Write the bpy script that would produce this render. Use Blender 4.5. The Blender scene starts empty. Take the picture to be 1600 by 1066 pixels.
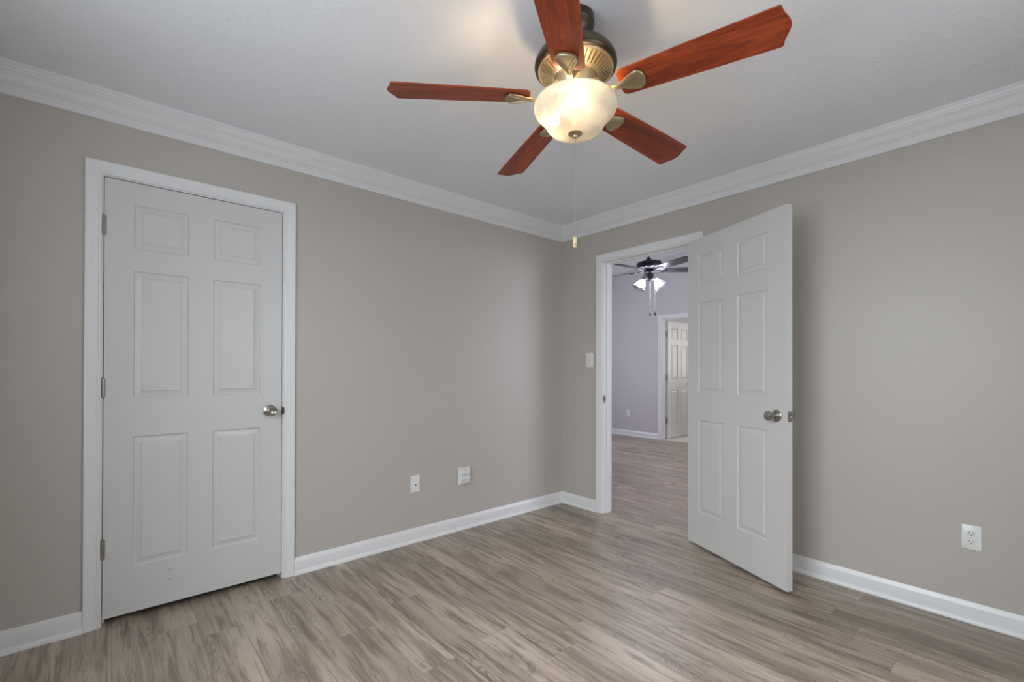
import bpy, math, random
from mathutils import Vector, Matrix
random.seed(7)
S = bpy.context.scene
COL = S.collection
PI = math.pi

# ------------------------------------------------------------------ camera
cam_d = bpy.data.cameras.new('camera')
cam = bpy.data.objects.new('camera', cam_d)
COL.objects.link(cam)
yaw, pitch, roll, F_PX, PY = .8554, .0045, .0021, 722.29, 574.39
cam_d.sensor_fit = 'HORIZONTAL'
cam_d.sensor_width = 36
cam_d.lens = F_PX / 1600 * 36
cam_d.shift_y = (PY - 533) / 1600
cam_d.clip_start = .02
fw = Vector((-math.sin(yaw), math.cos(yaw), 0))
rt = Vector((math.cos(yaw), math.sin(yaw), 0))
up = Vector((0, 0, 1))
f2 = fw * math.cos(pitch) + up * math.sin(pitch)
u2 = -fw * math.sin(pitch) + up * math.cos(pitch)
r3 = rt * math.cos(roll) + u2 * math.sin(roll)
u3 = -rt * math.sin(roll) + u2 * math.cos(roll)
cam.matrix_world = Matrix(((r3.x, u3.x, -f2.x, 2.8223), (r3.y, u3.y, -f2.y, -3.0475), (r3.z, u3.z, -f2.z, 1.1785), (0, 0, 0, 1)))
S.camera = cam

# ------------------------------------------------------------------ world, daylight, exposure
W = bpy.data.worlds.new('world')
S.world = W
W.use_nodes = True
W.node_tree.nodes['Background'].inputs[0].default_value = (.80, .88, 1, 1)
W.node_tree.nodes['Background'].inputs[1].default_value = 2.0
S.view_settings.view_transform = 'Standard'
S.view_settings.look = 'None'
S.view_settings.gamma = 1
S.view_settings.use_curve_mapping = False
S.view_settings.exposure = -.09
S.cycles.max_bounces = 10
S.cycles.diffuse_bounces = 6
S.cycles.transparent_max_bounces = 12
S.cycles.sample_clamp_indirect = 6
S.cycles.use_denoising = True


def area(name, loc, direction, sx, sy, power, color):
    d = bpy.data.lights.new(name, 'AREA')
    d.shape = 'RECTANGLE'
    d.size, d.size_y, d.energy, d.color = sx, sy, power, color
    o = bpy.data.objects.new(name, d)
    COL.objects.link(o)
    o.location = loc
    o.rotation_euler = Vector(direction).to_track_quat('-Z', 'Y').to_euler()
    return o


# added area lamps standing in for daylight at the made-up windows
area('daylight_front', (1.85, -4.75, 2.75), (-.05, 1, -.85), 2.8, 2.2, 310, (.88, .94, 1))
area('daylight_right', (4.60, -1.55, 2.75), (-1, 0, -.85), 2.8, 2.2, 125, (.96, .985, 1))
area('horizon_fill_front', (1.88, -3.80, 1.45), (0, 1, 0), 1.6, 1.5, 37, (.82, .91, 1))  # this and the next: level fill added to lift ceiling and walls
area('horizon_fill_right', (3.70, -1.55, 1.45), (-1, 0, 0), 1.5, 1.5, 12, (.95, .98, 1))
area('daylight_far_right', (3.62, 2.2, 1.75), (-1, 0, -.25), 2.2, 1.9, 105, (.80, .82, 1))
area('daylight_far_left', (-3.62, 1.6, 1.75), (1, 0, -.25), 2.0, 1.9, 75, (.80, .82, 1))
area('bath_fill', (-.1, 6.2, 1.6), (-.3, -1, 0), 1.2, 1.2, 22, (1, .98, .96))  # fill lamp added to brighten the far door; no window in this room


# ------------------------------------------------------------------ mesh helpers
class MB:
    def __init__(s):
        s.v, s.f = [], []

    def add(s, vs, fs):
        o = len(s.v)
        s.v += [tuple(v) for v in vs]
        s.f += [tuple(i + o for i in f) for f in fs]
        return s

    def box(s, a, b, M=None):
        (x0, y0, z0), (x1, y1, z1) = a, b
        vs = [Vector(p) for p in ((x0, y0, z0), (x1, y0, z0), (x1, y1, z0), (x0, y1, z0), (x0, y0, z1), (x1, y0, z1), (x1, y1, z1), (x0, y1, z1))]
        if M:
            vs = [M @ v for v in vs]
        return s.add(vs, [(0, 3, 2, 1), (4, 5, 6, 7), (0, 1, 5, 4), (1, 2, 6, 5), (2, 3, 7, 6), (3, 0, 4, 7)])

    def rings(s, R, closed=True, caps=True):
        """R: list of rings of points, bridged one to the next."""
        n = len(R[0])
        vs = [p for r in R for p in r]
        fs = []
        for i in range(len(R) - 1):
            for j in range(n if closed else n - 1):
                k = (j + 1) % n
                fs.append((i * n + j, i * n + k, (i + 1) * n + k, (i + 1) * n + j))
        if caps:
            fs.append(tuple(reversed(range(n))))
            fs.append(tuple((len(R) - 1) * n + j for j in range(n)))
        return s.add(vs, fs)

    def lathe(s, prof, n=48, M=None, caps=False):
        R = []
        for r, z in prof:
            ring = [Vector((max(r, 1e-5) * math.cos(2 * PI * j / n), max(r, 1e-5) * math.sin(2 * PI * j / n), z)) for j in range(n)]
            R.append([M @ p for p in ring] if M else ring)
        return s.rings(R, True, caps)

    def tube(s, pts, rad, n=8, caps=True):
        pts = [Vector(p) for p in pts]
        R = []
        a = None
        for i, p in enumerate(pts):
            d = (pts[min(i + 1, len(pts) - 1)] - pts[max(i - 1, 0)]).normalized()
            if a is None:
                a = d.orthogonal().normalized()
            a = (a - d * a.dot(d)).normalized()
            b = d.cross(a)
            r = rad[i] if isinstance(rad, (list, tuple)) else rad
            R.append([p + (a * math.cos(2 * PI * j / n) + b * math.sin(2 * PI * j / n)) * r for j in range(n)])
        return s.rings(R, True, caps)

    def prism(s, out, z0, z1, M=None, bev=0):
        """outline (x, y) raised from z0 to z1, with an optional small bevel towards z0 and z1"""
        n = len(out)
        if bev:
            cx = sum(p[0] for p in out) / n
            cy = sum(p[1] for p in out) / n
            mx = max(math.hypot(p[0] - cx, p[1] - cy) for p in out)
            k = 1 - bev / mx
            ins = [(cx + (p[0] - cx) * k, cy + (p[1] - cy) * k) for p in out]
            L = [(ins, z0), (out, z0 + bev), (out, z1 - bev), (ins, z1)]
        else:
            L = [(out, z0), (out, z1)]
        R = [[Vector((x, y, z)) for x, y in o] for o, z in L]
        if M:
            R = [[M @ p for p in r] for r in R]
        return s.rings(R, True, True)

    def build(s, name, mat, parent=None, smooth=0, loc=None, M=None, fix=True):
        me = bpy.data.meshes.new(name)
        me.from_pydata(s.v, [], s.f)
        if fix:
            import bmesh
            bm = bmesh.new()
            bm.from_mesh(me)
            bmesh.ops.remove_doubles(bm, verts=bm.verts, dist=1e-6)
            bmesh.ops.recalc_face_normals(bm, faces=bm.faces)
            bm.to_mesh(me)
            bm.free()
        if smooth:
            me.shade_smooth()
            me.set_sharp_from_angle(angle=math.radians(smooth))
        me.materials.append(mat)
        o = bpy.data.objects.new(name, me)
        COL.objects.link(o)
        if parent:
            o.parent = parent
        if M is not None:
            o.matrix_local = M
        elif loc is not None:
            o.location = loc
        return o


def empty(name, loc=(0, 0, 0), rot=(0, 0, 0), parent=None):
    o = bpy.data.objects.new(name, None)
    COL.objects.link(o)
    o.empty_display_size = .05
    o.location, o.rotation_euler = loc, rot
    if parent:
        o.parent = parent
    return o


def tag(o, label, cat=None, kind=None, group=None):
    o['label'] = label
    if cat: o['category'] = cat
    if kind: o['kind'] = kind
    if group: o['group'] = group
    return o


def T(x, y, z): return Matrix.Translation((x, y, z))
def Rz(a): return Matrix.Rotation(a, 4, 'Z')
def Rx(a): return Matrix.Rotation(a, 4, 'X')
def Ry(a): return Matrix.Rotation(a, 4, 'Y')


def rrect(w, h, r, n=5, cx=0, cy=0):
    o = []
    for sx, sy, a0 in ((1, 1, 0), (-1, 1, 90), (-1, -1, 180), (1, -1, 270)):
        for k in range(n + 1):
            a = math.radians(a0 + 90 * k / n)
            o.append((cx + sx * (w / 2 - r) + r * math.cos(a), cy + sy * (h / 2 - r) + r * math.sin(a)))
    return o


def oval(a, b, n=24, cx=0, cy=0):
    return [(cx + a * math.cos(2 * PI * k / n), cy + b * math.sin(2 * PI * k / n)) for k in range(n)]


# ------------------------------------------------------------------ materials
class G:
    """small node-graph helper"""
    def __init__(s, name):
        s.m = bpy.data.materials.new(name)
        s.m.use_nodes = True
        s.t = s.m.node_tree
        s.b = s.t.nodes['Principled BSDF']
        s.out = s.t.nodes['Material Output']

    def n(s, kind, **kw):
        x = s.t.nodes.new('ShaderNode' + kind)
        ins = kw.pop('ins', {})
        for k, v in kw.items():
            setattr(x, k, v)
        for k, v in ins.items():
            s.set(x.inputs[k], v)
        return x

    def set(s, sock, v):
        if isinstance(v, bpy.types.NodeSocket):
            s.t.links.new(v, sock)
        else:
            sock.default_value = v

    def math(s, op, a, b=0.0, c=None):
        x = s.n('Math', operation=op)
        s.set(x.inputs[0], a)
        s.set(x.inputs[1], b)
        if c is not None:
            s.set(x.inputs[2], c)
        return x.outputs[0]

    def mix(s, f, a, b, blend='MIX'):
        x = s.n('Mix', data_type='RGBA', blend_type=blend)
        s.set(x.inputs[0], f)
        s.set(x.inputs[6], a if isinstance(a, bpy.types.NodeSocket) else (*a, 1)[:4])
        s.set(x.inputs[7], b if isinstance(b, bpy.types.NodeSocket) else (*b, 1)[:4])
        return x.outputs[2]

    def ramp(s, fac, stops):
        x = s.n('ValToRGB')
        e = x.color_ramp.elements
        while len(e) < len(stops):
            e.new(.5)
        for k, (p, c) in enumerate(stops):
            e[k].position = p
            e[k].color = (*c, 1) if isinstance(c, tuple) else (c, c, c, 1)
        s.set(x.inputs[0], fac)
        return x.outputs[0]

    def noise(s, vec, scale, detail=4, rough=.55, dist=0):
        x = s.n('TexNoise', ins={'Scale': scale, 'Detail': detail, 'Roughness': rough, 'Distortion': dist})
        s.set(x.inputs['Vector'], vec)
        return x.outputs[0]

    def obj(s): return s.n('TexCoord').outputs['Object']

    def scale(s, vec, sc, loc=(0, 0, 0)):
        x = s.n('Mapping', ins={'Scale': sc, 'Location': loc})
        s.set(x.inputs['Vector'], vec)
        return x.outputs[0]

    def bump(s, h, strength, dist=.001):
        x = s.n('Bump', ins={'Strength': strength, 'Distance': dist})
        s.set(x.inputs['Height'], h)
        s.set(s.b.inputs['Normal'], x.outputs[0])

    def p(s, **kw):
        for k, v in kw.items():
            k = k.replace('_', ' ')
            s.set(s.b.inputs[k], (*v, 1) if isinstance(v, tuple) and len(v) == 3 else v)
        return s.m


def plain(name, col, rough=.5, metal=0, var=.04, vs=6, bump=0, bs=120, spec=.5):
    g = G(name)
    v = g.obj()
    n = g.noise(v, vs, 3)
    c = g.mix(n, tuple(x * (1 - var) for x in col), tuple(min(1, x * (1 + var)) for x in col))
    if bump:
        g.bump(g.noise(v, bs, 3), bump, .0008)
    g.p(Base_Color=c, Roughness=rough, Metallic=metal)
    g.b.inputs['Specular IOR Level'].default_value = spec
    return g.m


def brushed(name, col, rough):
    g = G(name)
    v = g.obj()
    n = g.noise(g.scale(v, (40, 40, 400)), 3, 3)
    g.p(Base_Color=g.mix(n, tuple(x * .9 for x in col), tuple(min(1, x * 1.08) for x in col)), Metallic=1.0, Roughness=g.math('MULTIPLY_ADD', n, .12, rough - .06))
    return g.m


M_wall = plain('greige_wall_paint', (.490, .455, .413), .42, var=.012, vs=2.5, bump=.18, bs=160, spec=.4)
M_wall_far = plain('pale_grey_wall_paint', (.56, .54, .555), .5, var=.01, vs=2, bump=.1, bs=160)
M_trim = plain('white_semigloss_trim', (.74, .74, .735), .32, var=.01, vs=8)
M_plate = plain('white_plastic', (.74, .74, .72), .3, var=.01)
M_dark = plain('dark_slot', (.015, .015, .015), .6, var=0)
M_nickel = brushed('satin_nickel', (.40, .38, .34), .24)
M_hinge = brushed('satin_hinge_metal', (.40, .39, .35), .35)
M_gold = brushed('antique_brass', (.50, .42, .275), .44)
M_bronze = brushed('dark_bronze', (.10, .085, .062), .38)
M_ivory = plain('ivory_plastic', (.60, .48, .27), .4)
M_black = brushed('oil_rubbed_bronze', (.055, .052, .062), .42)
M_blackwood = plain('black_blade_laminate', (.028, .026, .030), .3, vs=30, var=.2)
M_tile = plain('beige_tile', (.70, .65, .58), .4, vs=4, var=.06)


def ceiling_mat():
    g = G('textured_ceiling_paint')
    v = g.obj()
    n1 = g.noise(v, 1.6, 3)
    h = g.noise(v, 26, 5, .62, 1.6)
    mask = g.ramp(n1, [(.42, 0.0), (.60, 1.0)])
    hh = g.math('MULTIPLY', g.ramp(h, [(.47, 0.0), (.56, 1.0)]), mask)
    g.bump(g.math('ADD', hh, g.math('MULTIPLY', g.noise(v, 90, 3), .35)), .42, .0025)
    g.p(Base_Color=g.mix(n1, (.815, .830, .855), (.84, .855, .88)), Roughness=.7)
    return g.m


def floor_mat():
    g = G('taupe_vinyl_plank')
    v = g.obj()
    sp = g.n('SeparateXYZ')
    g.set(sp.inputs[0], v)
    X, Y = sp.outputs[0], sp.outputs[1]
    PW, PL = .152, 1.22
    row = g.math('FLOOR', g.math('DIVIDE', Y, PW))
    wn = g.n('TexWhiteNoise', noise_dimensions='1D')
    g.set(wn.inputs['W'], row)
    xo = g.math('ADD', g.math('DIVIDE', X, PL), g.math('MULTIPLY', wn.outputs[0], 7.31))
    colm = g.math('FLOOR', xo)
    cmb = g.n('CombineXYZ')
    g.set(cmb.inputs[0], colm)
    g.set(cmb.inputs[1], row)
    w2 = g.n('TexWhiteNoise', noise_dimensions='2D')
    g.set(w2.inputs['Vector'], cmb.outputs[0])
    rnd = w2.outputs[0]
    # plank-local coordinates with a random offset for each plank
    fy = g.math('SUBTRACT', g.math('DIVIDE', Y, PW), row)
    fx = g.math('SUBTRACT', xo, colm)
    lc = g.n('CombineXYZ')
    g.set(lc.inputs[0], g.math('ADD', X, g.math('MULTIPLY', rnd, 37.0)))
    g.set(lc.inputs[1], g.math('ADD', Y, g.math('MULTIPLY', rnd, 13.0)))
    g.set(lc.inputs[2], g.math('MULTIPLY', rnd, 9.0))
    L = lc.outputs[0]
    big = g.noise(g.scale(L, (1.3, 9, 1)), 1.0, 3, .5, .5)
    streak = g.noise(g.scale(L, (3.0, 40, 1)), 1.0, 5, .62, .7)
    fine = g.noise(g.scale(L, (9, 260, 1)), 1.0, 4, .6, .3)
    # cathedral figure: rings of a stretched noise field
    fld = g.noise(g.scale(L, (1.5, 9.5, 1)), 1.0, 2.5, .5, .9)
    ring = g.math('PINGPONG', g.math('MULTIPLY', fld, 24.0), .5)
    ring = g.ramp(ring, [(.0, 1.0), (.13, .45), (.34, 0.0)])
    fm = g.ramp(g.noise(g.scale(L, (1.9, 8, 1), (5, 3, 0)), 1.0, 2, .5, .3), [(.50, 0.0), (.64, 1.0)])
    cath = g.math('MULTIPLY', ring, fm)
    # small pale knots
    vor = g.n('TexVoronoi', feature='F1', ins={'Scale': 1.0, 'Randomness': 1.0})
    g.set(vor.inputs['Vector'], g.scale(L, (2.6, 9.0, 1)))
    knot = g.ramp(vor.outputs['Distance'], [(.03, 1.0), (.10, 0.0)])
    c = g.ramp(big, [(.30, (.245, .188, .138)), (.50, (.400, .322, .246)), (.72, (.52, .432, .338))])
    c = g.mix(g.ramp(streak, [(.36, .78), (.52, 0.0)]), c, (.150, .106, .072))
    c = g.mix(g.ramp(streak, [(.56, 0.0), (.74, .45)]), c, (.50, .435, .36))
    c = g.mix(g.math('MULTIPLY', cath, .72), c, (.100, .076, .056))
    c = g.mix(g.math('MULTIPLY', g.ramp(fine, [(.35, 1.0), (.6, 0.0)]), .25), c, (.12, .098, .08))
    c = g.mix(g.math('MULTIPLY', knot, .38), c, (.40, .33, .26))
    tint = g.ramp(rnd, [(0.0, .86), (1.0, 1.12)])
    c = g.mix(1.0, c, tint, 'MULTIPLY')
    gy = g.math('MINIMUM', fy, g.math('SUBTRACT', 1.0, fy))
    gx = g.math('MULTIPLY', g.math('MINIMUM', fx, g.math('SUBTRACT', 1.0, fx)), PL / PW)
    seam = g.ramp(g.math('MINIMUM', gx, gy), [(.004, 1.0), (.012, 0.0)])
    c = g.mix(g.math('MULTIPLY', seam, .40), c, (.08, .065, .052))
    hgt = g.math('SUBTRACT', g.math('MULTIPLY', g.math('SUBTRACT', streak, cath), .6), seam)
    g.bump(hgt, .16, .0012)
    g.p(Base_Color=c, Roughness=g.math('MULTIPLY_ADD', fine, .14, .29))
    g.b.inputs['Specular IOR Level'].default_value = .75
    return g.m


def wood_mat(name='cherry_blade_wood'):
    g = G(name)
    v = g.obj()
    info = g.n('ObjectInfo')
    off = g.n('CombineXYZ')
    g.set(off.inputs[0], g.math('MULTIPLY', info.outputs['Random'], 11.0))
    g.set(off.inputs[1], g.math('MULTIPLY', info.outputs['Random'], 5.0))
    add = g.n('VectorMath', operation='ADD')
    g.set(add.inputs[0], v)
    g.set(add.inputs[1], off.outputs[0])
    L = add.outputs[0]
    big = g.noise(g.scale(L, (2.2, 13, 1)), 1, 3, .5, .8)
    ring = g.math('PINGPONG', g.math('MULTIPLY', big, 9.0), .5)
    st = g.noise(g.scale(L, (7, 150, 1)), 1, 4, .6, .3)
    c = g.ramp(big, [(.3, (.17, .026, .008)), (.5, (.33, .046, .010)), (.72, (.45, .080, .016))])
    c = g.mix(g.ramp(ring, [(0.0, .5), (.18, 0.0)]), c, (.11, .016, .006))
    c = g.mix(g.ramp(st, [(.38, .42), (.6, 0.0)]), c, (.09, .014, .006))
    g.p(Base_Color=c, Roughness=.40, IOR=1.45)
    return g.m


def door_mat(scuffs=()):
    g = G('white_door_paint')
    v = g.obj()
    sp = g.n('SeparateXYZ')
    g.set(sp.inputs[0], v)
    c = g.mix(g.noise(v, 3, 2), (.60, .592, .575), (.615, .607, .590))
    for (u, z, a, b) in scuffs:
        d = g.math('ADD', g.math('POWER', g.math('DIVIDE', g.math('SUBTRACT', sp.outputs[0], u), a), 2.0),
                   g.math('POWER', g.math('DIVIDE', g.math('SUBTRACT', sp.outputs[2], z), b), 2.0))
        d = g.math('ADD', d, g.math('MULTIPLY', g.math('SUBTRACT', g.noise(v, 330, 2), .5), 3.2))
        c = g.mix(g.ramp(d, [(.2, .55), (1.0, 0.0)]), c, (.20, .18, .16))
    g.bump(g.noise(g.scale(v, (400, 400, 10)), 1, 4, .6), .06, .0006)
    g.p(Base_Color=c, Roughness=.38)
    return g.m


def bowl_mat():
    g = G('alabaster_glass')
    v = g.obj()
    n = g.noise(v, 7, 4, .55, 2.2)
    col = g.mix(g.ramp(n, [(.35, 0.0), (.65, 1.0)]), (.55, .50, .36), (.95, .90, .74))
    tr = g.n('BsdfTranslucent')
    g.set(tr.inputs[0], col)
    df = g.n('BsdfDiffuse')
    g.set(df.inputs[0], g.mix(n, (.60, .56, .46), (.70, .66, .56)))
    gl = g.n('BsdfGlossy', ins={'Roughness': .25})
    tp = g.n('BsdfTransparent')
    g.set(tp.inputs[0], (1, .93, .80, 1))
    a = g.n('MixShader')
    g.set(a.inputs[0], .058)
    g.t.links.new(df.outputs[0], a.inputs[1])
    g.t.links.new(tr.outputs[0], a.inputs[2])
    b = g.n('MixShader')
    g.set(b.inputs[0], g.math('MULTIPLY_ADD', n, .02, .01))
    g.t.links.new(a.outputs[0], b.inputs[1])
    g.t.links.new(tp.outputs[0], b.inputs[2])
    d = g.n('MixShader')
    g.set(d.inputs[0], .06)
    g.t.links.new(b.outputs[0], d.inputs[1])
    g.t.links.new(gl.outputs[0], d.inputs[2])
    g.t.links.new(d.outputs[0], g.out.inputs[0])
    return g.m


def emit_mat(name, col, s):
    g = G(name)
    g.p(Base_Color=(1, 1, 1), Emission_Color=col, Emission_Strength=s)
    return g.m


def ribbed_glass():
    g = G('clear_ribbed_glass')
    v = g.obj()
    df = g.n('BsdfTranslucent')
    g.set(df.inputs[0], (.030, .030, .032, 1))
    tp = g.n('BsdfTransparent')
    gl = g.n('BsdfGlossy', ins={'Roughness': .1})
    a = g.n('MixShader')
    g.set(a.inputs[0], g.ramp(g.noise(v, 60, 2), [(.4, .35), (.6, .75)]))
    g.t.links.new(df.outputs[0], a.inputs[1])
    g.t.links.new(tp.outputs[0], a.inputs[2])
    b = g.n('MixShader')
    g.set(b.inputs[0], .15)
    g.t.links.new(a.outputs[0], b.inputs[1])
    g.t.links.new(gl.outputs[0], b.inputs[2])
    g.t.links.new(b.outputs[0], g.out.inputs[0])
    return g.m


def pane_mat():
    g = G('window_glass')
    tp = g.n('BsdfTransparent')
    gl = g.n('BsdfGlossy', ins={'Roughness': .02})
    a = g.n('MixShader')
    g.set(a.inputs[0], g.math('MULTIPLY_ADD', g.noise(g.obj(), 2, 1), .01, .05))
    g.t.links.new(tp.outputs[0], a.inputs[1])
    g.t.links.new(gl.outputs[0], a.inputs[2])
    g.t.links.new(a.outputs[0], g.out.inputs[0])
    return g.m


M_ceil, M_floor, M_wood, M_bowl, M_rib, M_pane = ceiling_mat(), floor_mat(), wood_mat(), bowl_mat(), ribbed_glass(), pane_mat()
M_bulb = emit_mat('warm_bulb', (1, .76, .46), 235)
M_bulb_cool = emit_mat('cool_bulb', (.86, .85, 1), 600)
M_door = door_mat()

# ------------------------------------------------------------------ room shell
H = 2.44
XR, YF = 3.45, -3.60            # inner faces of the two walls behind the camera
WT = .115
D1 = (-3.0738, -2.3132)         # closet door opening (between jamb faces), y
D1T = 2.063
D2 = (.453, 1.240)              # passage door opening, x
D2T = 2.060
D3 = (-1.414, -.645)            # far door opening, x
YW = 3.98                       # far wall, near face
D3T = 2.035
JT = .018                       # jamb board thickness


def wall_x(x0, x1, ya, yb, z1, holes, z0=0):
    """wall slab between x0..x1, running ya..yb, with holes (y0, y1, z0, z1)"""
    m = MB()
    ys = sorted({ya, yb, *[h[0] for h in holes], *[h[1] for h in holes]})
    for a, b in zip(ys, ys[1:]):
        hs = sorted([h for h in holes if h[0] <= a and h[1] >= b], key=lambda h: h[2])
        z = z0
        for h in hs:
            if h[2] > z:
                m.box((x0, a, z), (x1, b, h[2]))
            z = h[3]
        if z < z1:
            m.box((x0, a, z), (x1, b, z1))
    return m


def swap(m):
    m.v = [(y, x, z) for x, y, z in m.v]
    m.f = [tuple(reversed(f)) for f in m.f]
    return m


def struct(o, label):
    return tag(o, label, None, 'structure')


WIN1 = (1.15, 2.60, .85, 2.10)    # added window in the front wall, x range
WIN2 = (-2.20, -.95, .85, 2.10)  # added window in the right wall, y range
o = wall_x(-WT, 0, YF - WT, 0, H, [(D1[0] - JT, D1[1] + JT, 0, D1T + JT)]).build('wall_left', M_wall)
struct(o, 'greige painted wall with the closed closet door')
o = swap(wall_x(0, WT, -3.5, 3.55, 4.1, [(D2[0] - JT, D2[1] + JT, 0, D2T + JT)])).build('wall_back', M_wall)
struct(o, 'greige painted wall with the open passage door')
o = swap(wall_x(YF - WT, YF, 0, XR, H, [WIN1])).build('wall_front', M_wall)
struct(o, 'greige painted wall with an added window behind the viewer')
o = wall_x(XR, XR + WT, YF - WT, 0, H, [WIN2]).build('wall_right', M_wall)
struct(o, 'greige painted side wall with an added window')
FWL, FWR = (.9, 2.4, .75, 2.3), (1.3, 3.1, .75, 2.3)
o = swap(wall_x(YW, YW + WT, -3.3, 3.3, 4.1, [(D3[0] - JT, D3[1] + JT, 0, D3T + JT)])).build('wall_far', M_wall_far)
struct(o, 'pale lavender grey wall seen through the doorway')
o = wall_x(-3.3 - WT, -3.3, WT, YW + WT, 4.1, [FWL]).build('wall_far_left', M_wall_far)
struct(o, 'pale grey side wall of the room beyond the doorway')
o = wall_x(3.3, 3.3 + WT, WT, YW + WT, 4.1, [FWR]).build('wall_far_right', M_wall_far)
struct(o, 'pale grey wall with an added window, in the room beyond the doorway')
# closet behind the closed door
m = MB().box((-.80, -3.6, 0), (-.75, -1.9, H)).box((-.75, -3.6, 0), (-WT, -3.55, H)).box((-.75, -1.95, 0), (-WT, -1.9, H))
struct(m.build('wall_closet', M_wall), 'greige closet walls behind the closed door')
# small room beyond the far door
m = MB().box((-1.95, YW + WT, 0), (-1.9, 6.6, 2.5)).box((.4, YW + WT, 0), (.45, 6.6, 2.5)).box((-1.95, 6.6, 0), (.45, 6.65, 2.5))
struct(m.build('wall_bath', M_wall_far), 'pale walls of the small tiled room')
struct(MB().box((-.85, YF - WT, -.05), (XR + WT, 0, 0)).box((-3.5, 0, -.05), (3.6, YW + .03, 0)).build('floor', M_floor), 'taupe wood look plank floor')
g = M_tile
struct(MB().box((-1.95, YW + .03, -.05), (.45, 6.65, .002)).build('floor_bath', M_tile), 'beige tile floor beyond the far door')
struct(MB().box((-.85, YF - WT, H), (XR + WT, 0, H + .05)).build('ceiling', M_ceil), 'white ceiling with a light stipple texture')
# sloped ceiling of the room beyond
zc = lambda x: 2.90 + .15 * (x + 2.44)
m = MB()
m.add([(-3.4, WT, zc(-3.4)), (3.4, WT, zc(3.4)), (3.4, YW, zc(3.4)), (-3.4, YW, zc(-3.4)),
       (-3.4, WT, zc(-3.4) + .05), (3.4, WT, zc(3.4) + .05), (3.4, YW, zc(3.4) + .05), (-3.4, YW, zc(-3.4) + .05)],
      [(0, 1, 2, 3), (7, 6, 5, 4), (0, 4, 5, 1), (1, 5, 6, 2), (2, 6, 7, 3), (3, 7, 4, 0)])
struct(m.build('ceiling_far', M_ceil), 'sloped white ceiling of the room beyond the doorway')
struct(MB().box((-1.95, YW + WT, 2.5), (.45, 6.65, 2.55)).build('ceiling_bath', M_ceil), 'white ceiling of the small tiled room')

# ------------------------------------------------------------------ mouldings
CROWN = [(0, 2.3147), (.008, 2.3147), (.0105, 2.3170), (.0105, 2.3500), (.0125, 2.3530), (.0165, 2.3535), (.0165, 2.3590), (.0190, 2.3620), (.0230, 2.3625),
         (.0230, 2.3670), (.0265, 2.3710), (.0300, 2.3800), (.0355, 2.3900), (.0425, 2.3980), (.0485, 2.4030), (.0510, 2.4080), (.0510, 2.4115),
         (.0545, 2.4135), (.0565, 2.4190), (.0590, 2.4245), (.0615, 2.4260), (.0615, 2.4400), (0, 2.4400)]
BASE = [(0, 0), (.0235, 0), (.0235, .006), (.0215, .013), (.0175, .019), (.0125, .023), (.0120, .072), (.0105, .077), (.0085, .081), (.0070, .088), (.0040, .0945), (.0015, .0957), (0, .0957)]


def mould_run(prof, kind, c0, c1, at, side, e0, e1):
    """a moulding along 'x' or 'y' at wall plane 'at', growing to 'side'; e0/e1 = +1 mitre for an inside corner, 0 square"""
    R = []
    for end, c, e in ((0, c0, e0), (1, c1, e1)):
        ring = []
        for d, z in prof:
            t = c + (d * e if end == 0 else -d * e)
            ring.append(Vector((t, at + side * d, z)) if kind == 'x' else Vector((at + side * d, t, z)))
        R.append(ring)
    return MB().rings(R, True, True)


crown = [('trim_1', 'y', YF, 0, 0, 1, 'white crown moulding along the wall with the closet door'),
         ('trim_2', 'x', 0, XR, 0, -1, 'white crown moulding above the open passage door'),
         ('trim_3', 'y', YF, 0, XR, -1, 'white crown moulding along the right wall'),
         ('trim_4', 'x', 0, XR, YF, 1, 'white crown moulding along the wall behind the viewer')]
for nm, k, a, b, at, sd, lb in crown:
    struct(mould_run(CROWN, k, a, b, at, sd, 1, 1).build(nm, M_trim, smooth=28), lb)
CW = .0635     # casing width incl. reveal
base = [('baseboard_left', 'y', D1[1] + CW - .0005, 0, 0, 1, 0, 1, 'white baseboard between closet door and corner'),
        ('baseboard_front_left', 'y', YF, D1[0] - CW + .0005, 0, 1, 1, 0, 'white baseboard left of the closet door'),
        ('baseboard_back', 'x', 0, D2[0] - CW + .0005, 0, -1, 1, 0, 'short white baseboard between corner and passage doorway'),
        ('baseboard_back_right', 'x', D2[1] + CW - .0005, XR, 0, -1, 0, 1, 'white baseboard running right behind the open door'),
        ('baseboard_right', 'y', YF, 0, XR, -1, 1, 1, 'white baseboard along the right wall'),
        ('baseboard_front', 'x', 0, XR, YF, 1, 1, 1, 'white baseboard behind the viewer'),
        ('baseboard_far', 'x', -3.3, D3[0] - CW + .0005, YW, -1, 0, 0, 'white baseboard in the room beyond the doorway'),
        ('baseboard_far_right', 'x', D3[1] + CW, 3.3, YW, -1, 0, 0, 'white baseboard right of the far door')]
for nm, k, a, b, at, sd, e0, e1, lb in base:
    struct(mould_run(BASE, k, a, b, at, sd, e0, e1).build(nm, M_trim, smooth=28), lb)

CAS = [(0, 0), (0, .0075), (.003, .0095), (.010, .0095), (.0125, .0080), (.016, .0105), (.026, .0125), (.036, .0135), (.045, .0165), (.052, .0175), (.0562, .0165), (.0575, .0140), (.0575, 0)]


def casing(a, b, ztop, put, reveal=.006):
    """mitred casing round an opening a..b; put(t, d, z) maps along-wall, out-of-wall, height to a point"""
    R = [[], [], [], []]
    for w, t in CAS:
        w += reveal
        R[0].append(put(a - w, t, 0.0))
        R[1].append(put(a - w, t, ztop + w))
        R[2].append(put(b + w, t, ztop + w))
        R[3].append(put(b + w, t, 0.0))
    return MB().rings(R, True, True)


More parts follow.
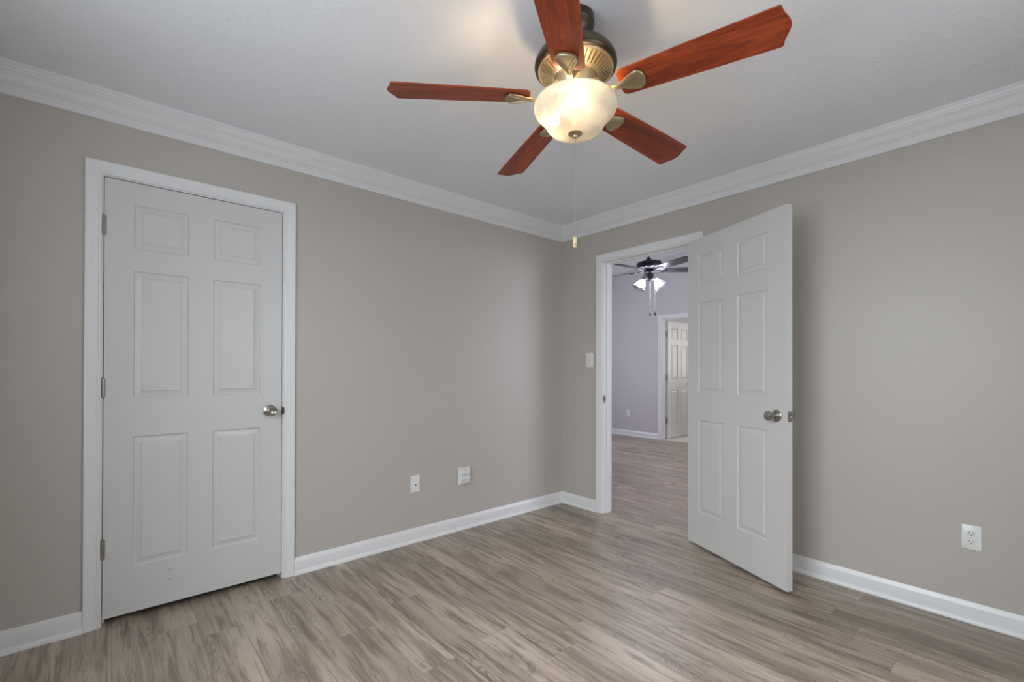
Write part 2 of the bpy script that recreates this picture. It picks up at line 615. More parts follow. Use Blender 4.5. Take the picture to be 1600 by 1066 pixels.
def jamb(a, b, ztop, put, depth):
    m = MB()
    def bx(t0, t1, z0, z1, d0=0.0, d1=-depth):
        P = [put(t, d, z) for z in (z0, z1) for t, d in ((t0, d0), (t1, d0), (t1, d1), (t0, d1))]
        m.add(P, [(0, 3, 2, 1), (4, 5, 6, 7), (0, 1, 5, 4), (1, 2, 6, 5), (2, 3, 7, 6), (3, 0, 4, 7)])
    bx(a - JT + .001, a, 0, ztop)
    bx(b, b + JT - .001, 0, ztop)
    bx(a - JT + .001, b + JT - .001, ztop, ztop + JT - .001)
    return m


def stop(a, b, ztop, put, d0, d1):
    m = MB()
    def bx(t0, t1, z0, z1):
        P = [put(t, d, z) for z in (z0, z1) for t, d in ((t0, d0), (t1, d0), (t1, d1), (t0, d1))]
        m.add(P, [(0, 3, 2, 1), (4, 5, 6, 7), (0, 1, 5, 4), (1, 2, 6, 5), (2, 3, 7, 6), (3, 0, 4, 7)])
    bx(a, a + .011, 0, ztop - .011)
    bx(b - .011, b, 0, ztop - .011)
    bx(a, b, ztop - .011, ztop)
    return m


putL = lambda t, d, z: Vector((d, t, z))          # left wall: out of wall is +x
putB = lambda t, d, z: Vector((t, -d, z))         # back wall: out of wall is -y
putB2 = lambda t, d, z: Vector((t, WT + d, z))    # other face of the back wall
putF = lambda t, d, z: Vector((t, YW - d, z))     # far wall, near face

t1 = casing(*D1, D1T, putL).build('trim_5', M_trim, smooth=25)
struct(t1, 'white colonial casing around the closed closet door')
jamb(*D1, D1T, putL, WT).build('jamb', M_trim, t1)
stop(*D1, D1T, putL, -.040, -.075).build('door_stop', M_trim, t1)
t2 = casing(*D2, D2T, putB).build('trim_6', M_trim, smooth=25)
struct(t2, 'white casing around the open passage doorway')
jamb(*D2, D2T, putB, WT).build('jamb', M_trim, t2)
stop(*D2, D2T, putB, -.040, -.075).build('door_stop', M_trim, t2)
struct(casing(*D2, D2T, putB2).build('trim_7', M_trim, smooth=25), 'white casing on the far side of the passage doorway')
t3 = casing(*D3, D3T, putF).build('trim_8', M_trim, smooth=25)
struct(t3, 'white casing around the far door')
jamb(*D3, D3T, putF, WT).build('jamb', M_trim, t3)
stop(*D3, D3T, putF, -.038, -.072).build('door_stop', M_trim, t3)


# strike plates let into the jambs
def strike(put_M, parent):
    m = MB().prism(rrect(.028, .058, .004), 0, .0016, put_M)
    s = m.build('strike_plate', M_nickel, parent)
    MB().prism(rrect(.010, .024, .002), .0012, .0022, put_M).build('strike_hole', M_dark, s)
    lip = MB().prism([(-.0135 + x, y) for x, y in rrect(.012, .036, .005)], -.0002, .0022, put_M)
    lip.build('strike_lip', M_nickel, s)


# plate local x -> into the wall, local y -> up, local z -> out of the jamb face
strike(Matrix(((0, 0, 1, D2[0]), (1, 0, 0, .018), (0, 1, 0, .937), (0, 0, 0, 1))), t2)
strike(Matrix(((-1, 0, 0, -.018), (0, 0, -1, D1[1]), (0, 1, 0, .945), (0, 0, 0, 1))), t1)
# curled lip of the closet strike, seen at the casing edge
MB().prism([(-.000, -.023), (.009, -.019), (.0105, -.010), (.0105, .010), (.009, .019), (-.000, .023)], 0, .0025,
           Matrix(((0, 0, 1, .0098), (1, 0, 0, D1[1] - .0022), (0, 1, 0, .945), (0, 0, 0, 1)))).build('strike_lip', M_bronze, t1)


# unseen windows added behind the camera and in the far room to admit daylight
def window(name, put, a, b, z0, z1, label):
    """put(t, d, z): d grows into the room, 0 at the wall's inner face"""
    def bx(m, t0, t1, za, zb, d0, d1):
        P = [put(t, d, z) for z in (za, zb) for t, d in ((t0, d0), (t1, d0), (t1, d1), (t0, d1))]
        m.add(P, [(0, 3, 2, 1), (4, 5, 6, 7), (0, 1, 5, 4), (1, 2, 6, 5), (2, 3, 7, 6), (3, 0, 4, 7)])
    m = MB()
    f = .045
    for q in ((a, a + f, z0, z1), (b - f, b, z0, z1), (a + f, b - f, z0, z0 + f), (a + f, b - f, z1 - f, z1)):
        bx(m, *q, -.09, -.03)
    fr = m.build(name, M_trim)
    struct(fr, label)
    m = MB()
    bx(m, a + f, b - f, (z0 + z1) / 2 - .02, (z0 + z1) / 2 + .02, -.08, -.04)
    m.build('window_sash', M_trim, fr)
    m = MB()
    bx(m, a + f, b - f, z0 + f, z1 - f, -.062, -.058)
    m.build('window_pane', M_pane, fr)
    m = MB()
    bx(m, a - .04, b + .04, z0 - .02, z0, 0.0, .035)
    m.build('window_sill', M_trim, fr)


window('added_window_1', lambda t, d, z: Vector((t, YF + d, z)), *WIN1, 'added double hung window behind the viewer, lets daylight in')
window('added_window_2', lambda t, d, z: Vector((XR - d, t, z)), *WIN2, 'added double hung window in the right wall, lets daylight in')
window('added_window_3', lambda t, d, z: Vector((-3.3 + d, t, z)), *FWL, 'added unseen window left in the room beyond the doorway')
window('added_window_4', lambda t, d, z: Vector((3.3 - d, t, z)), *FWR, 'added unseen window right in the room beyond the doorway')


# ------------------------------------------------------------------ doors
def slab(w, h, t, U, Z):
    """six-panel slab: local x 0..w, z 0..h; front face y=0 (faces -y), back face y=t"""
    m = MB()
    us = [0] + [q for p in U for q in p] + [w]
    zs = [0] + [q for p in Z for q in p] + [h]
    steps = [(0, 0), (.0045, .0062), (.0105, .0068), (.0290, .0032), (.0315, .0008), (.0345, 0.0003)]
    for face in (0, 1):
        Y = lambda d: d if face == 0 else t - d
        for i in range(5):
            for j in range(7):
                a, b, c, d = us[i], us[i + 1], zs[j], zs[j + 1]
                if i in (1, 3) and j in (1, 3, 5):
                    R = [[Vector((x, Y(dp), z)) for x, z in ((a + q, c + q), (b - q, c + q), (b - q, d - q), (a + q, d - q))] for q, dp in steps]
                    vs = [p for r in R for p in r]
                    fs = [(k * 4 + e, k * 4 + (e + 1) % 4, k * 4 + 4 + (e + 1) % 4, k * 4 + 4 + e) for k in range(len(R) - 1) for e in range(4)]
                    fs.append(tuple(len(vs) - 4 + e for e in range(4)))
                    m.add(vs, fs)
                else:
                    m.add([(a, Y(0), c), (b, Y(0), c), (b, Y(0), d), (a, Y(0), d)], [(0, 1, 2, 3)])
    # rim, following the same breakpoints
    for j in range(7):
        for x in (0, w):
            m.add([(x, 0, zs[j]), (x, t, zs[j]), (x, t, zs[j + 1]), (x, 0, zs[j + 1])], [(0, 1, 2, 3)])
    for i in range(5):
        for z in (0, h):
            m.add([(us[i], 0, z), (us[i + 1], 0, z), (us[i + 1], t, z), (us[i], t, z)], [(0, 1, 2, 3)])
    return m


ZP = [(.216, .828), (1.012, 1.612), (1.716, 1.926)]


def knob_local(M, parent, keyed=False, ball=False):
    """door knob: local z points out of the door face"""
    rose = MB().lathe([(0, 0), (.0325, 0), (.0330, .002), (.0320, .005), (.0270, .008), (.0170, .011), (.0130, .0135), (0, .0135)], 40, M)
    k = rose.build('door_knob', M_nickel, parent, smooth=35)
    if ball:   # domed knob with a dished face
        pr = [(.0, .010), (.0125, .010), (.0115, .022), (.0130, .030), (.0200, .036), (.0262, .043), (.0280, .050), (.0272, .056), (.0235, .0605), (.0200, .0615), (.0150, .0585), (.008, .0570), (0, .0565)]
    else:      # tulip-like keyed knob
        pr = [(.0, .010), (.0145, .010), (.0130, .018), (.0135, .026), (.0175, .034), (.0225, .043), (.0255, .052), (.0262, .058), (.0250, .063), (.0210, .0650), (0, .0650)]
    MB().lathe(pr, 40, M).build('knob_grip', M_nickel, k, smooth=40)
    if keyed:
        MB().lathe([(0, .0645), (.0125, .0645), (.0125, .0668), (.0110, .0678), (0, .0678)], 28, M).build('lock_cylinder', M_hinge, k, smooth=35)
        MB().box((-.0011, -.0050, .0676), (.0011, .0050, .0684), M).build('keyhole', M_dark, k)
    return k


def hinge(M, parent, h=.089):
    """knuckle barrel with leaves; local z up, local x along the door face, y = 0 at the pin"""
    m = MB()
    for k in range(5):
        a = -h / 2 + h * k / 5
        m.lathe([(0, a + .0006), (.0050, a + .0006), (.0058, a + .0014), (.0058, a + h / 5 - .0014), (.0050, a + h / 5 - .0006), (0, a + h / 5 - .0006)], 16, M)
    m.lathe([(0, h / 2), (.0048, h / 2), (.0054, h / 2 + .0025), (0, h / 2 + .0050)], 16, M)
    m.lathe([(0, -h / 2 - .0040), (.0046, -h / 2 - .0020), (.0048, -h / 2), (0, -h / 2)], 16, M)
    o = m.build('hinge', M_hinge, parent, smooth=40)
    return o


# door 1: closed closet door. local x runs +y in the room, front face looks +x
w1 = D1[1] - D1[0] - .006
d1 = slab(w1, 2.0290, .035, [(.106, .3205), (.4255, .646)], ZP).build(
    'door_1', door_mat([(.250, .160, .008, .006), (.331, .143, .004, .004), (.247, .113, .008, .004), (.322, .082, .014, .002), (.229, .081, .005, .004)]))
d1.matrix_world = Matrix(((0, -1, 0, -.0025), (1, 0, 0, D1[0] + .003), (0, 0, 1, .0300), (0, 0, 0, 1)))
struct(d1, 'closed white six-panel closet door')
d1['category'] = 'door'
OUT = Matrix(((1, 0, 0, 0), (0, 0, -1, 0), (0, 1, 0, 0), (0, 0, 0, 1)))   # local z -> door -y (out of the front face)
knob_local(T(w1 - .062, 0, .918) @ OUT, d1, ball=True)
for z in (1.809, 1.061, .320):
    hinge(T(-.0015, -.0040, z), d1)
    MB().prism(rrect(.010, .089, .002, 2, .0045, z), -.0003, .0008, OUT).build('hinge_leaf', M_hinge, d1)
MB().box((w1 - .0005, .006, .890), (w1 + .0012, .030, .947)).build('latch_plate', M_bronze, d1)

# door 2: the passage door, swung wide into the room
hc, fc = Vector((1.2225, -.060)), Vector((1.941, -.3752))
ud = (fc - hc).normalized()
ang = math.atan2(ud.y, ud.x)
w2 = (fc - hc).length
d2 = slab(w2, 2.032, .035, [(.106, .330), (.441, .662)], [(.222, .830), (1.013, 1.604), (1.718, 1.922)]).build('door_2', M_door)
d2.matrix_world = T(hc.x, hc.y, .0195) @ Rz(ang)
struct(d2, 'white six-panel passage door standing open into the room')
d2['category'] = 'door'
knob_local(T(w2 - .064, 0, .915) @ OUT, d2, keyed=True)
knob_local(T(w2 - .064, .035, .915) @ Matrix(((-1, 0, 0, 0), (0, 0, 1, 0), (0, 1, 0, 0), (0, 0, 0, 1))), d2)
EDGE = Matrix(((0, 0, 1, w2), (1, 0, 0, .0175), (0, 1, 0, .915), (0, 0, 0, 1)))   # local z -> out of the latch edge
lp = MB().prism(rrect(.0255, .0575, .006), 0, .0015, EDGE).build('latch_plate', M_hinge, d2)
MB().prism([(-.0065, -.0065), (.0065, -.0065), (.0065, .0065), (-.0065, .0065)], .0012, .0035, EDGE).build('latch_collar', M_nickel, lp)
m = MB()
P = [(-.006, -.006, .001), (.006, -.006, .001), (.006, .006, .001), (-.006, .006, .001), (-.006, -.006, .004), (.005, -.006, .0125), (.005, .006, .0125), (-.006, .006, .004)]
m.add([EDGE @ Vector(p) for p in P], [(0, 3, 2, 1), (4, 5, 6, 7), (0, 1, 5, 4), (1, 2, 6, 5), (2, 3, 7, 6), (3, 0, 4, 7)]).build('latch_bolt', M_nickel, lp)
for z in (-.020, .020):
    MB().lathe([(0, .0014), (.0036, .0014), (.0030, .0024), (0, .0026)], 14, EDGE @ T(0, z, 0)).build('screw', M_nickel, lp, smooth=35)
for z in (1.83, 1.05, .29):
    hinge(T(-.003, .040, z), d2)

# door 3: far door, opened away into the tiled room
d3 = slab(.76, 2.0, .035, [(.106, .3205), (.4255, .646)], [(.216, .815), (1.0, 1.59), (1.69, 1.895)]).build('door_3', M_door)
d3.matrix_world = T(-1.374, YW + WT + .022, .012) @ Rz(math.radians(90))
# local +y of the slab points to -x, so its front face looks +x
struct(d3, 'white six-panel door opened away at the far wall')
d3['category'] = 'door'
for z in (1.775, 1.032, .292):
    hinge(T(-.007, .033, z), d3, .10)
    MB().box((-.0012, .002, z - .05), (0, .030, z + .05)).build('hinge_leaf', M_nickel, d3)
MB().lathe([(0, 0), (.032, 0), (.030, .006), (.012, .012), (.012, .024), (.024, .036), (.027, .048), (.020, .058), (0, .060)], 30, T(.70, 0, .93) @ OUT).build('door_knob', M_nickel, d3, smooth=40)


# ------------------------------------------------------------------ wall plates
def face_M(wall, t, z):
    """local x along the wall to the viewer's right, y up, z out of the wall"""
    if wall == 'left':    # out = +x, right = +y
        return Matrix(((0, 0, 1, 0), (1, 0, 0, t), (0, 1, 0, z), (0, 0, 0, 1)))
    if wall == 'back':    # out = -y, right = +x
        return Matrix(((1, 0, 0, t), (0, 0, -1, 0), (0, 1, 0, z), (0, 0, 0, 1)))
    return Matrix(((1, 0, 0, t), (0, 0, -1, YW), (0, 1, 0, z), (0, 0, 0, 1)))


def root_at(name, M):
    r = empty(name)
    r.matrix_world = M
    return r


def plate(w, h, parent, t=.0055):
    m = MB()
    R = [[Vector((x, y, z)) for x, y in rrect(w - q, h - q, .004)] for q, z in ((0, 0), (0, .0018), (.0025, .0042), (.006, t), )]
    m.rings(R, True, True)
    return m.build('cover_plate', M_plate, parent, smooth=30)


def screw(x, y, z, parent, mat=None, r=.0032):
    o = MB().lathe([(0, z), (r, z), (r * .9, z + .0008), (0, z + .0012)], 16, T(x, y, 0)).build('screw', mat or M_plate, parent, smooth=30)
    MB().box((x - r * .8, y - .0004, z + .0009), (x + r * .8, y + .0004, z + .00125)).build('screw_slot', M_dark, o)


def socket(x, y, z, parent, sc=1.0):
    body = MB().prism([(x + sc * a, y + sc * b) for a, b in [(p[0], max(-.0135, min(.0135, p[1]))) for p in oval(.0172, .0172, 36)]], z - .001, z + .0016, bev=.0005)
    o = body.build('socket', M_plate, parent, smooth=30)
    for dx, hh in ((-.0064, .0045), (.0064, .0036)):
        MB().box((x + sc * (dx - .0011), y + sc * (.003 - hh), z + .0012), (x + sc * (dx + .0011), y + sc * (.003 + hh), z + .0019)).build('socket_slot', M_dark, o)
    MB().prism([(x + sc * a, y + sc * (b - .0078)) for a, b in oval(.0026, .0026, 12)], z + .0012, z + .0019).build('socket_slot', M_dark, o)
    return o


# cable outlet on the left wall
r = root_at('cable_outlet', face_M('left', -1.4700, .3945))
tag(r, 'white cable jack plate with one dark hole, low on the wall near the closet door', 'cable outlet')
pl = plate(.070, .117, r)
screw(0, .042, .0052, pl)
screw(0, -.042, .0052, pl)
j = MB().lathe([(.0052, .005), (.0052, .0085), (.0046, .0092), (.0034, .0092), (.0034, .005)], 18, T(0, -.006, 0)).build('coaxial_jack', M_nickel, pl, smooth=30)
MB().lathe([(0, .0056), (.0044, .0056), (.0044, .0088), (0, .0088)], 18, T(0, -.006, 0)).build('jack_hole', M_dark, pl)

# six-way outlet tap on the left wall
r = root_at('outlet_tap', face_M('left', -1.070, .392))
tag(r, 'bulky white six-socket outlet tap on the wall near the corner', 'outlet tap')
m = MB()
R = []
for (x0, x1, y0, y1, z) in ((-.045, .038, -.058, .058, 0), (-.045, .038, -.058, .058, .0045), (-.054, .046, -.066, .066, .0050), (-.054, .046, -.066, .066, .0095), (-.051, .043, -.063, .064, .0110), (-.0475, .0395, -.049, .063, .031), (-.0455, .0375, -.046, .0605, .034)):
    cx, cy = (x0 + x1) / 2, (y0 + y1) / 2
    R.append([Vector((x, y, z)) for x, y in rrect(x1 - x0, y1 - y0, .006, 4, cx, cy)])
m.rings(R, True, True)
body = m.build('tap_body', M_plate, r, smooth=30)
for x in (-.031, -.004, .023):
    for y in (-.028, .014):
        socket(x, y, .0335, body, .95)
sc_ = MB().lathe([(0, .0335), (.0045, .0335), (.0042, .0350), (0, .0352)], 16, T(-.004, .0475, 0)).build('screw', M_hinge, body, smooth=30)

# duplex outlet on the right-hand wall
r = root_at('wall_outlet', face_M('back', 2.598, .3965))
tag(r, 'white duplex wall outlet low on the wall to the right of the open door', 'outlet')
pl = plate(.070, .116, r)
socket(0, .0195, .0055, pl)
socket(0, -.0195, .0055, pl)
screw(0, 0, .0052, pl)

# light switch by the doorway
r = root_at('light_switch', face_M('back', .3148, 1.2566))
tag(r, 'white light switch between the corner and the doorway casing', 'light switch')
pl = plate(.078, .124, r)
MB().prism(rrect(.011, .025, .002), .0050, .0062).build('switch_bezel', M_plate, pl)
MB().prism(rrect(.0085, .011, .002), .0, .012, T(0, .002, .0055) @ Rx(math.radians(-28))).build('switch_toggle', M_plate, pl)
screw(0, .030, .0052, pl)
screw(0, -.030, .0052, pl)

# blank plate in the far room
r = root_at('wall_outlet', face_M('far', -2.073, .398))
tag(r, 'small white outlet on the lavender wall beyond the doorway', 'outlet')
pl = plate(.070, .118, r)
socket(0, .0195, .0055, pl)
socket(0, -.0195, .0055, pl)


# ------------------------------------------------------------------ ceiling fan in the room
FX, FY, ZB = 1.7237, -1.7943, 2.1444 - H
fan = empty('ceiling_fan', (FX, FY, H), (-.0227, -.0168, 0))
tag(fan, 'large ceiling fan with cherry blades and a lit glass bowl', 'ceiling fan')


def circ(prof, n=64): return MB().lathe(prof, n)


cano = circ([(0, .004), (.0640, .004), (.0650, -.004), (.0650, -.026), (.0668, -.029), (.0668, -.033), (.0645, -.036), (.0625, -.048), (.0540, -.064), (.0420, -.078), (.0320, -.086), (.0270, -.089), (0, -.089)]).build('canopy', M_bronze, fan, smooth=30)
circ([(.0135, -.085), (.0135, -.108), (.0135, -.120)], 24).build('downrod', M_bronze, fan, smooth=30)
circ([(.0135, -.098), (.032, -.100), (.040, -.106), (.070, -.112), (.100, -.122), (.122, -.136), (.137, -.152), (.1445, -.168), (.1460, -.180), (.1440, -.188), (.1385, -.192), (.134, -.194)]).build('motor_housing', M_bronze, fan, smooth=40)
# fluted ring below the housing
NF = 42
n = NF * 10
R = []
for r_, z, dep in ((.1340, -.1930, 0), (.1340, -.1965, 0), (.1320, -.1990, 0), (.1295, -.1975, 0), (.1275, -.1970, 0), (.1240, -.2000, 0), (.1200, -.2020, 1), (.1100, -.2080, 1), (.1000, -.2140, 1), (.0920, -.2190, 1), (.0880, -.2215, 0), (.0855, -.2225, 0), (.0835, -.2255, 0), (.0805, -.2265, 0), (.0780, -.2240, 0), (.0760, -.2240, 0)):
    ring = []
    for j in range(n):
        ph = (j % 10) / 10
        s_ = 1.0 if .25 <= ph <= .55 else 0.0
        a = 2 * PI * j / n
        ring.append(Vector((r_ * math.cos(a), r_ * math.sin(a), z + dep * s_ * .0100)))
    R.append(ring)
MB().rings(R, True, False).build('vent_ring', M_gold, fan, smooth=35)
circ([(.0765, -.2245), (.0740, -.2300), (.0735, -.2440), (.0700, -.2500), (.0690, -.2640), (.0640, -.2720), (.0560, -.2780), (.0540, -.3000), (.0500, -.3080), (0, -.3080)]).build('switch_housing', M_gold, fan, smooth=35)
circ([(.0, -.3060), (.0075, -.3060), (.0075, -.4180), (0, -.4180)], 16).build('bowl_rod', M_gold, fan, smooth=35)

# blades
R0, R1, WI, WO = .163, .66, .0535, .0684


def blade_outline():
    pts = []
    rc = .020
    for k in range(7):               # rounded inner corner (+w side)
        a = PI - (PI / 2) * k / 6
        pts.append((R0 + rc + rc * math.cos(a), WI - rc + rc * math.sin(a)))
    Rc = .6400
    pts.append((.40, WI + (WO - WI) * .55))
    pts += [(Rc - .010, WO), (Rc - .004, WO - .0010), (Rc - .0005, WO - .0045)]
    for k in range(1, 12):
        w = (WO - .006) * (1 - k / 12)
        pts.append((Rc + .0205 * (.5 + .5 * math.cos(PI * w / (WO - .004))), w))
    half = pts
    return half + [(R1, 0)] + [(x, -y) for x, y in reversed(half)]


OUTL = blade_outline()
blade_me = None
iron_me = None


def thick(out, z0, z1):
    n = len(out)
    m = MB()
    c = (sum(p[0] for p in out) / n, 0)
    vs = [Vector((x, y, z0)) for x, y in out] + [Vector((x, y, z1)) for x, y in out]
    fs = [(j, (j + 1) % n, n + (j + 1) % n, n + j) for j in range(n)]
    fs += [tuple(reversed(range(n))), tuple(range(n, 2 * n))]
    return m.add(vs, fs)


# blade iron: arm leaving the motor, and a shield-shaped pad under the blade
def iron_mesh(M):
    m = MB()
    R = []
    for x, z, hw, th in ((.068, .055, .012, .005), (.084, .044, .011, .006), (.098, .022, .010, .006), (.112, .003, .0095, .006), (.128, -.008, .0095, .006), (.158, -.0100, .0100, .005)):
        R.append([M @ Vector((x, y, z + q)) for y, q in ((-hw, -th * .5), (-hw * .4, -th), (hw * .4, -th), (hw, -th * .5), (hw, th * .3), (-hw, th * .3))])
    m.rings(R, True, True)
    return m


SH = [(.150, .0085), (.165, .0100), (.178, .0150), (.192, .0245), (.206, .0310), (.218, .0352), (.229, .0362), (.236, .0335), (.2435, .0265), (.2475, .0190), (.250, .0)]
SHO = SH + [(x, -y) for x, y in reversed(SH[:-1])]


def pad_mesh():
    m = MB()
    n = len(SHO)
    cx = .205
    R = []
    for k, z in ((1.0, -.0065), (1.0, -.0105), (.93, -.0130), (.80, -.0135)):
        R.append([Vector((cx + (x - cx) * k, y * k, z)) for x, y in SHO])
    m.rings(R, True, True)
    # raised Y-shaped ribs
    for s_ in (1, -1):
        m.tube([(.150, s_ * .0030, -.0140), (.172, s_ * .0060, -.0142), (.190, s_ * .0135, -.0142), (.206, s_ * .0225, -.0140), (.2220, s_ * .0320, -.0128)], .0023, 8)
        m.tube([(.178, s_ * .0015, -.0142), (.192, s_ * .0065, -.0142), (.208, s_ * .0150, -.0140), (.228, s_ * .0270, -.0130)], .0021, 8)
        m.tube([(.130, s_ * .0045, -.0145), (.150, s_ * .0035, -.0150), (.165, s_ * .0040, -.0150)], .0019, 8)
    rim = [(cx + (x - cx) * .93, y * .93, -.0128) for x, y in SHO]
    m.tube(rim, .0020, 6)
    return m


PHI, TAU = math.radians(-127.332), -.2278
for k in range(5):
    a = PHI + k * 2 * PI / 5
    Mp = Rx(TAU)
    Mb = T(0, 0, ZB) @ Rz(a) @ Mp
    if blade_me is None:
        b = thick(OUTL, -.003, .003).build('blade', M_wood, fan, M=Mb)
        md = b.modifiers.new('Bevel', 'BEVEL')
        md.width, md.segments, md.limit_method = .0015, 2, 'ANGLE'
        blade_me = b.data
        ir = iron_mesh(Mp).build('blade_iron', M_gold, fan, smooth=40, M=T(0, 0, ZB) @ Rz(a))
        pad = pad_mesh().build('iron_medallion', M_gold, ir, smooth=40, M=Mp)
        first = (b, ir, pad)
    else:
        b = first[0].copy(); COL.objects.link(b); b.parent = fan; b.matrix_local = Mb
        ir = first[1].copy(); COL.objects.link(ir); ir.parent = fan; ir.matrix_local = T(0, 0, ZB) @ Rz(a)
        pad = first[2].copy(); COL.objects.link(pad); pad.parent = ir; pad.matrix_local = Mp

# glass bowl
BP = [(.1425, -.3165), (.1448, -.3210), (.1458, -.3290), (.1455, -.3360), (.1430, -.3430), (.1375, -.3510), (.1290, -.3590), (.1200, -.3670), (.1130, -.3750), (.1075, -.3850), (.1020, -.3960), (.0930, -.4070), (.0800, -.4150), (.0620, -.4200), (.0420, -.4225), (.0200, -.4235), (.0060, -.4235)]
bowl = circ(BP, 72).build('glass_bowl', M_bowl, fan, smooth=60)
MB().lathe([(.1425 + .0018 * math.cos(2 * PI * k / 8), -.3160 + .0018 * math.sin(2 * PI * k / 8)) for k in range(9)], 72).build('bowl_rim', M_bowl, bowl, smooth=60)
for s_, (bx, by, bz) in enumerate(((.075, -.070, 2.090 - H), (-.056, -.046, 2.074 - H), (.010, .066, 2.095 - H))):
    dv = Vector((bx, by, 0)).normalized()
    sk = MB().tube([dv * .045 + Vector((0, 0, -.285)), dv * .052 + Vector((0, 0, -.300))], .013, 16).build('bulb_socket', M_plate, fan, smooth=40)
    c0 = Vector((bx, by, bz))
    prof = [(0, -.026), (.010, -.0245), (.018, -.018), (.021, -.008), (.0195, .002), (.014, .014), (.010, .024), (.0095, .032), (0, .032)]
    axis = (dv * .052 + Vector((0, 0, -.300)) - c0)
    Mq = Matrix.Translation(c0) @ axis.to_track_quat('Z', 'Y').to_matrix().to_4x4() @ Matrix.Scale(.85, 4)
    if s_ < 2:
        MB().lathe(prof, 20, Mq).build('light_bulb', M_bulb, fan, smooth=60)
    else:
        MB().lathe(prof, 20, Mq).build('light_bulb', M_plate, fan, smooth=60)

fin = circ([(0, -.4180), (.0255, -.4190), (.0262, -.4215), (.0240, -.4245), (.0160, -.4285), (.0095, -.4310), (.0090, -.4340), (.0065, -.4380), (.0035, -.4400), (0, -.4402)], 36).build('bowl_finial', M_gold, fan, smooth=40)
# pull chain: coil link, beads and an ivory pull (hangs plumb)
m = MB()
zt, zb_ = -.4390, 1.6480 - H
# the fan is tilted a hair; work in fan space so the chain stays vertical in the room
inv = (Matrix.Translation((FX, FY, H)) @ fan.rotation_euler.to_matrix().to_4x4()).inverted()
top = inv.inverted() @ Vector((0, 0, zt))
z = top.z
i = 0
while z > 1.6480:
    big = z > 1.9000
    rr = .0021 if big and i % 2 == 0 else .0016
    c = inv @ Vector((top.x, top.y, z))
    m.lathe([(0, -rr), (rr * .7, -rr * .7), (rr, 0), (rr * .7, rr * .7), (0, rr)], 8, Matrix.Translation(c))
    z -= .0036
    i += 1
pts = [inv @ Vector((top.x, top.y, q)) for q in (top.z, 1.6480)]
m.tube(pts, .0006, 6)
ch = m.build('pull_chain', M_hinge, fan, smooth=60, fix=False)
Mc = inv @ Matrix.Translation((top.x, top.y, 0))
MB().lathe([(0, 1.6490), (.0050, 1.6490), (.0072, 1.6465), (.0072, 1.6240), (.0088, 1.6225), (.0088, 1.6200), (.0068, 1.6190), (.0050, 1.6120), (0, 1.6100)], 20, Mc).build('pull_knob', M_ivory, ch, smooth=35)
MB().lathe([(.0073, 1.6250), (.0092, 1.6232), (.0092, 1.6218), (.0073, 1.6200)], 20, Mc).build('pull_ring', M_gold, ch, smooth=35)

# ------------------------------------------------------------------ ceiling fan in the room beyond
QX, QY = -.287 - .022, 1.82 - .026
zroof = zc(QX) - .004
fan2 = empty('ceiling_fan', (QX, QY, zroof), (.038, -.033, 0))
tag(fan2, 'black ceiling fan with two lit glass shades seen through the doorway', 'ceiling fan')
Z = lambda zz: zz + .022 - zroof
circ([(0, .006), (.068, .006), (.068, -.03), (.05, -.06), (.02, -.075), (0, -.075)], 32).build('canopy', M_black, fan2, smooth=35)
circ([(.012, -.05), (.012, Z(2.50)), (.028, Z(2.495)), (.036, Z(2.47)), (.05, Z(2.455))], 24).build('downrod', M_black, fan2, smooth=35)
circ([(.045, Z(2.460)), (.085, Z(2.456)), (.130, Z(2.448)), (.143, Z(2.438)), (.143, Z(2.428)), (.147, Z(2.424)), (.147, Z(2.412)), (.143, Z(2.408)), (.143, Z(2.392)), (.137, Z(2.378)), (.100, Z(2.364)), (.05, Z(2.358))], 48).build('motor_housing', M_black, fan2, smooth=35)
circ([(.055, Z(2.365)), (.055, Z(2.335)), (.062, Z(2.330)), (.062, Z(2.320)), (.050, Z(2.315)), (.048, Z(2.262)), (.056, Z(2.255)), (.052, Z(2.235)), (.028, Z(2.222)), (0, Z(2.218))], 36).build('switch_housing', M_black, fan2, smooth=35)
o2 = [(.185, .045), (.20, .055), (.40, .066), (.58, .070), (.62, .064), (.645, .050), (.657, .028)]
o2 = o2 + [(.66, 0)] + [(x, -y) for x, y in reversed(o2)]
vr = math.atan2(rt.y, rt.x)
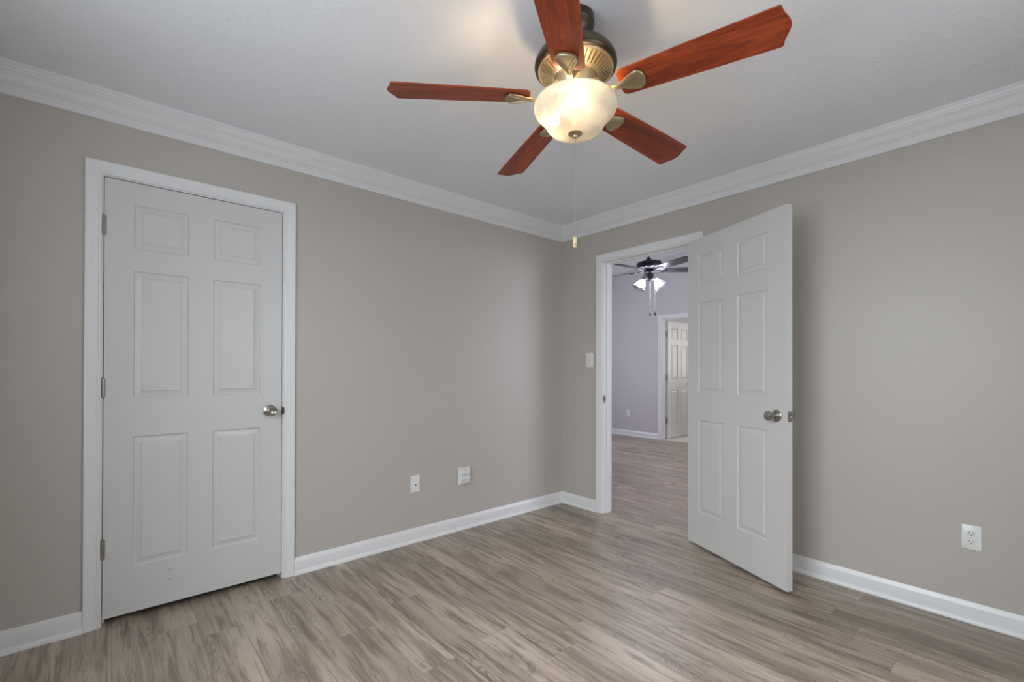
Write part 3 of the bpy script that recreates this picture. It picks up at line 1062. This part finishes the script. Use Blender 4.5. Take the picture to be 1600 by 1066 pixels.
for k, al in enumerate((66, 138, 210, 282, 354)):
    # angle al is measured from the view's right-hand direction, turning towards the viewer
    a = vr - math.radians(al)
    Mb = T(0, 0, Z(2.345)) @ Rz(a) @ Rx(math.radians(-12))
    b = thick(o2, -.003, .003).build('blade', M_blackwood, fan2, M=Mb)
    m = MB()
    m.tube([(.05, 0, .004), (.10, 0, -.004), (.14, 0, -.006)], .008, 8)
    for s_ in (1, -1):
        m.tube([(.135, 0, -.006), (.155, s_ * .026, -.007), (.185, s_ * .036, -.008), (.215, s_ * .026, -.008), (.235, 0, -.008)], .005, 8)
    m.tube([(.14, 0, -.006), (.235, 0, -.008)], .004, 8)
    m.build('blade_iron', M_black, fan2, smooth=50, M=Mb)
for s_, al in ((-1, 180), (1, 0)):
    d = rt * s_
    d = Vector((d.x, d.y, 0)).normalized()
    base_ = Vector((0, 0, Z(2.245))) + d * .045
    neck = base_ + d * .030 + Vector((0, 0, -.012))
    MB().tube([base_ - d * .02, base_ + d * .010, neck], .010, 10).build('lamp_arm', M_black, fan2, smooth=50)
    ax = (d * .66 + Vector((0, 0, -1))).normalized()
    Ms = Matrix.Translation(neck - Vector((0, 0, 0))) @ ax.to_track_quat('Z', 'Y').to_matrix().to_4x4()
    n = 48
    R = []
    for r_, z_ in ((.020, -.012), (.026, -.006), (.034, .010), (.048, .035), (.060, .060), (.066, .085), (.072, .105), (.078, .118)):
        ring = []
        for j in range(n):
            q = 1 + (.05 if z_ > .05 else .03) * math.cos(12 * 2 * PI * j / n)
            ring.append(Ms @ Vector((r_ * q * math.cos(2 * PI * j / n), r_ * q * math.sin(2 * PI * j / n), z_)))
        R.append(ring)
    MB().rings(R, True, False).build('lamp_shade', M_rib, fan2, smooth=50)
    MB().lathe([(0, .0), (.012, .0), (.014, .02), (.026, .045), (.030, .062), (.024, .082), (.010, .092), (0, .094)], 20, Ms).build('light_bulb', M_bulb_cool, fan2, smooth=60)
for dx, z0 in ((.006, 2.225), (.063, 2.235)):
    v_ = Vector((rt.x, rt.y, 0)) * dx
    m = MB().tube([v_ + Vector((0, 0, Z(z0))), v_ + Vector((0, 0, Z(1.850)))], .0012, 6)
    R2 = fan2.rotation_euler.to_matrix().to_4x4().inverted()
    A2 = Matrix.Translation(v_ + Vector((0, 0, Z(z0))))
    c = m.build('pull_chain', M_plate, fan2, M=A2 @ R2 @ A2.inverted())  # white material puts the lamplight on the chain into its colour
    MB().lathe([(0, Z(1.852)), (.004, Z(1.848)), (.011, Z(1.812)), (.008, Z(1.804)), (0, Z(1.802))], 16, Matrix.Translation(v_)).build('pull_knob', M_black, c, smooth=40)
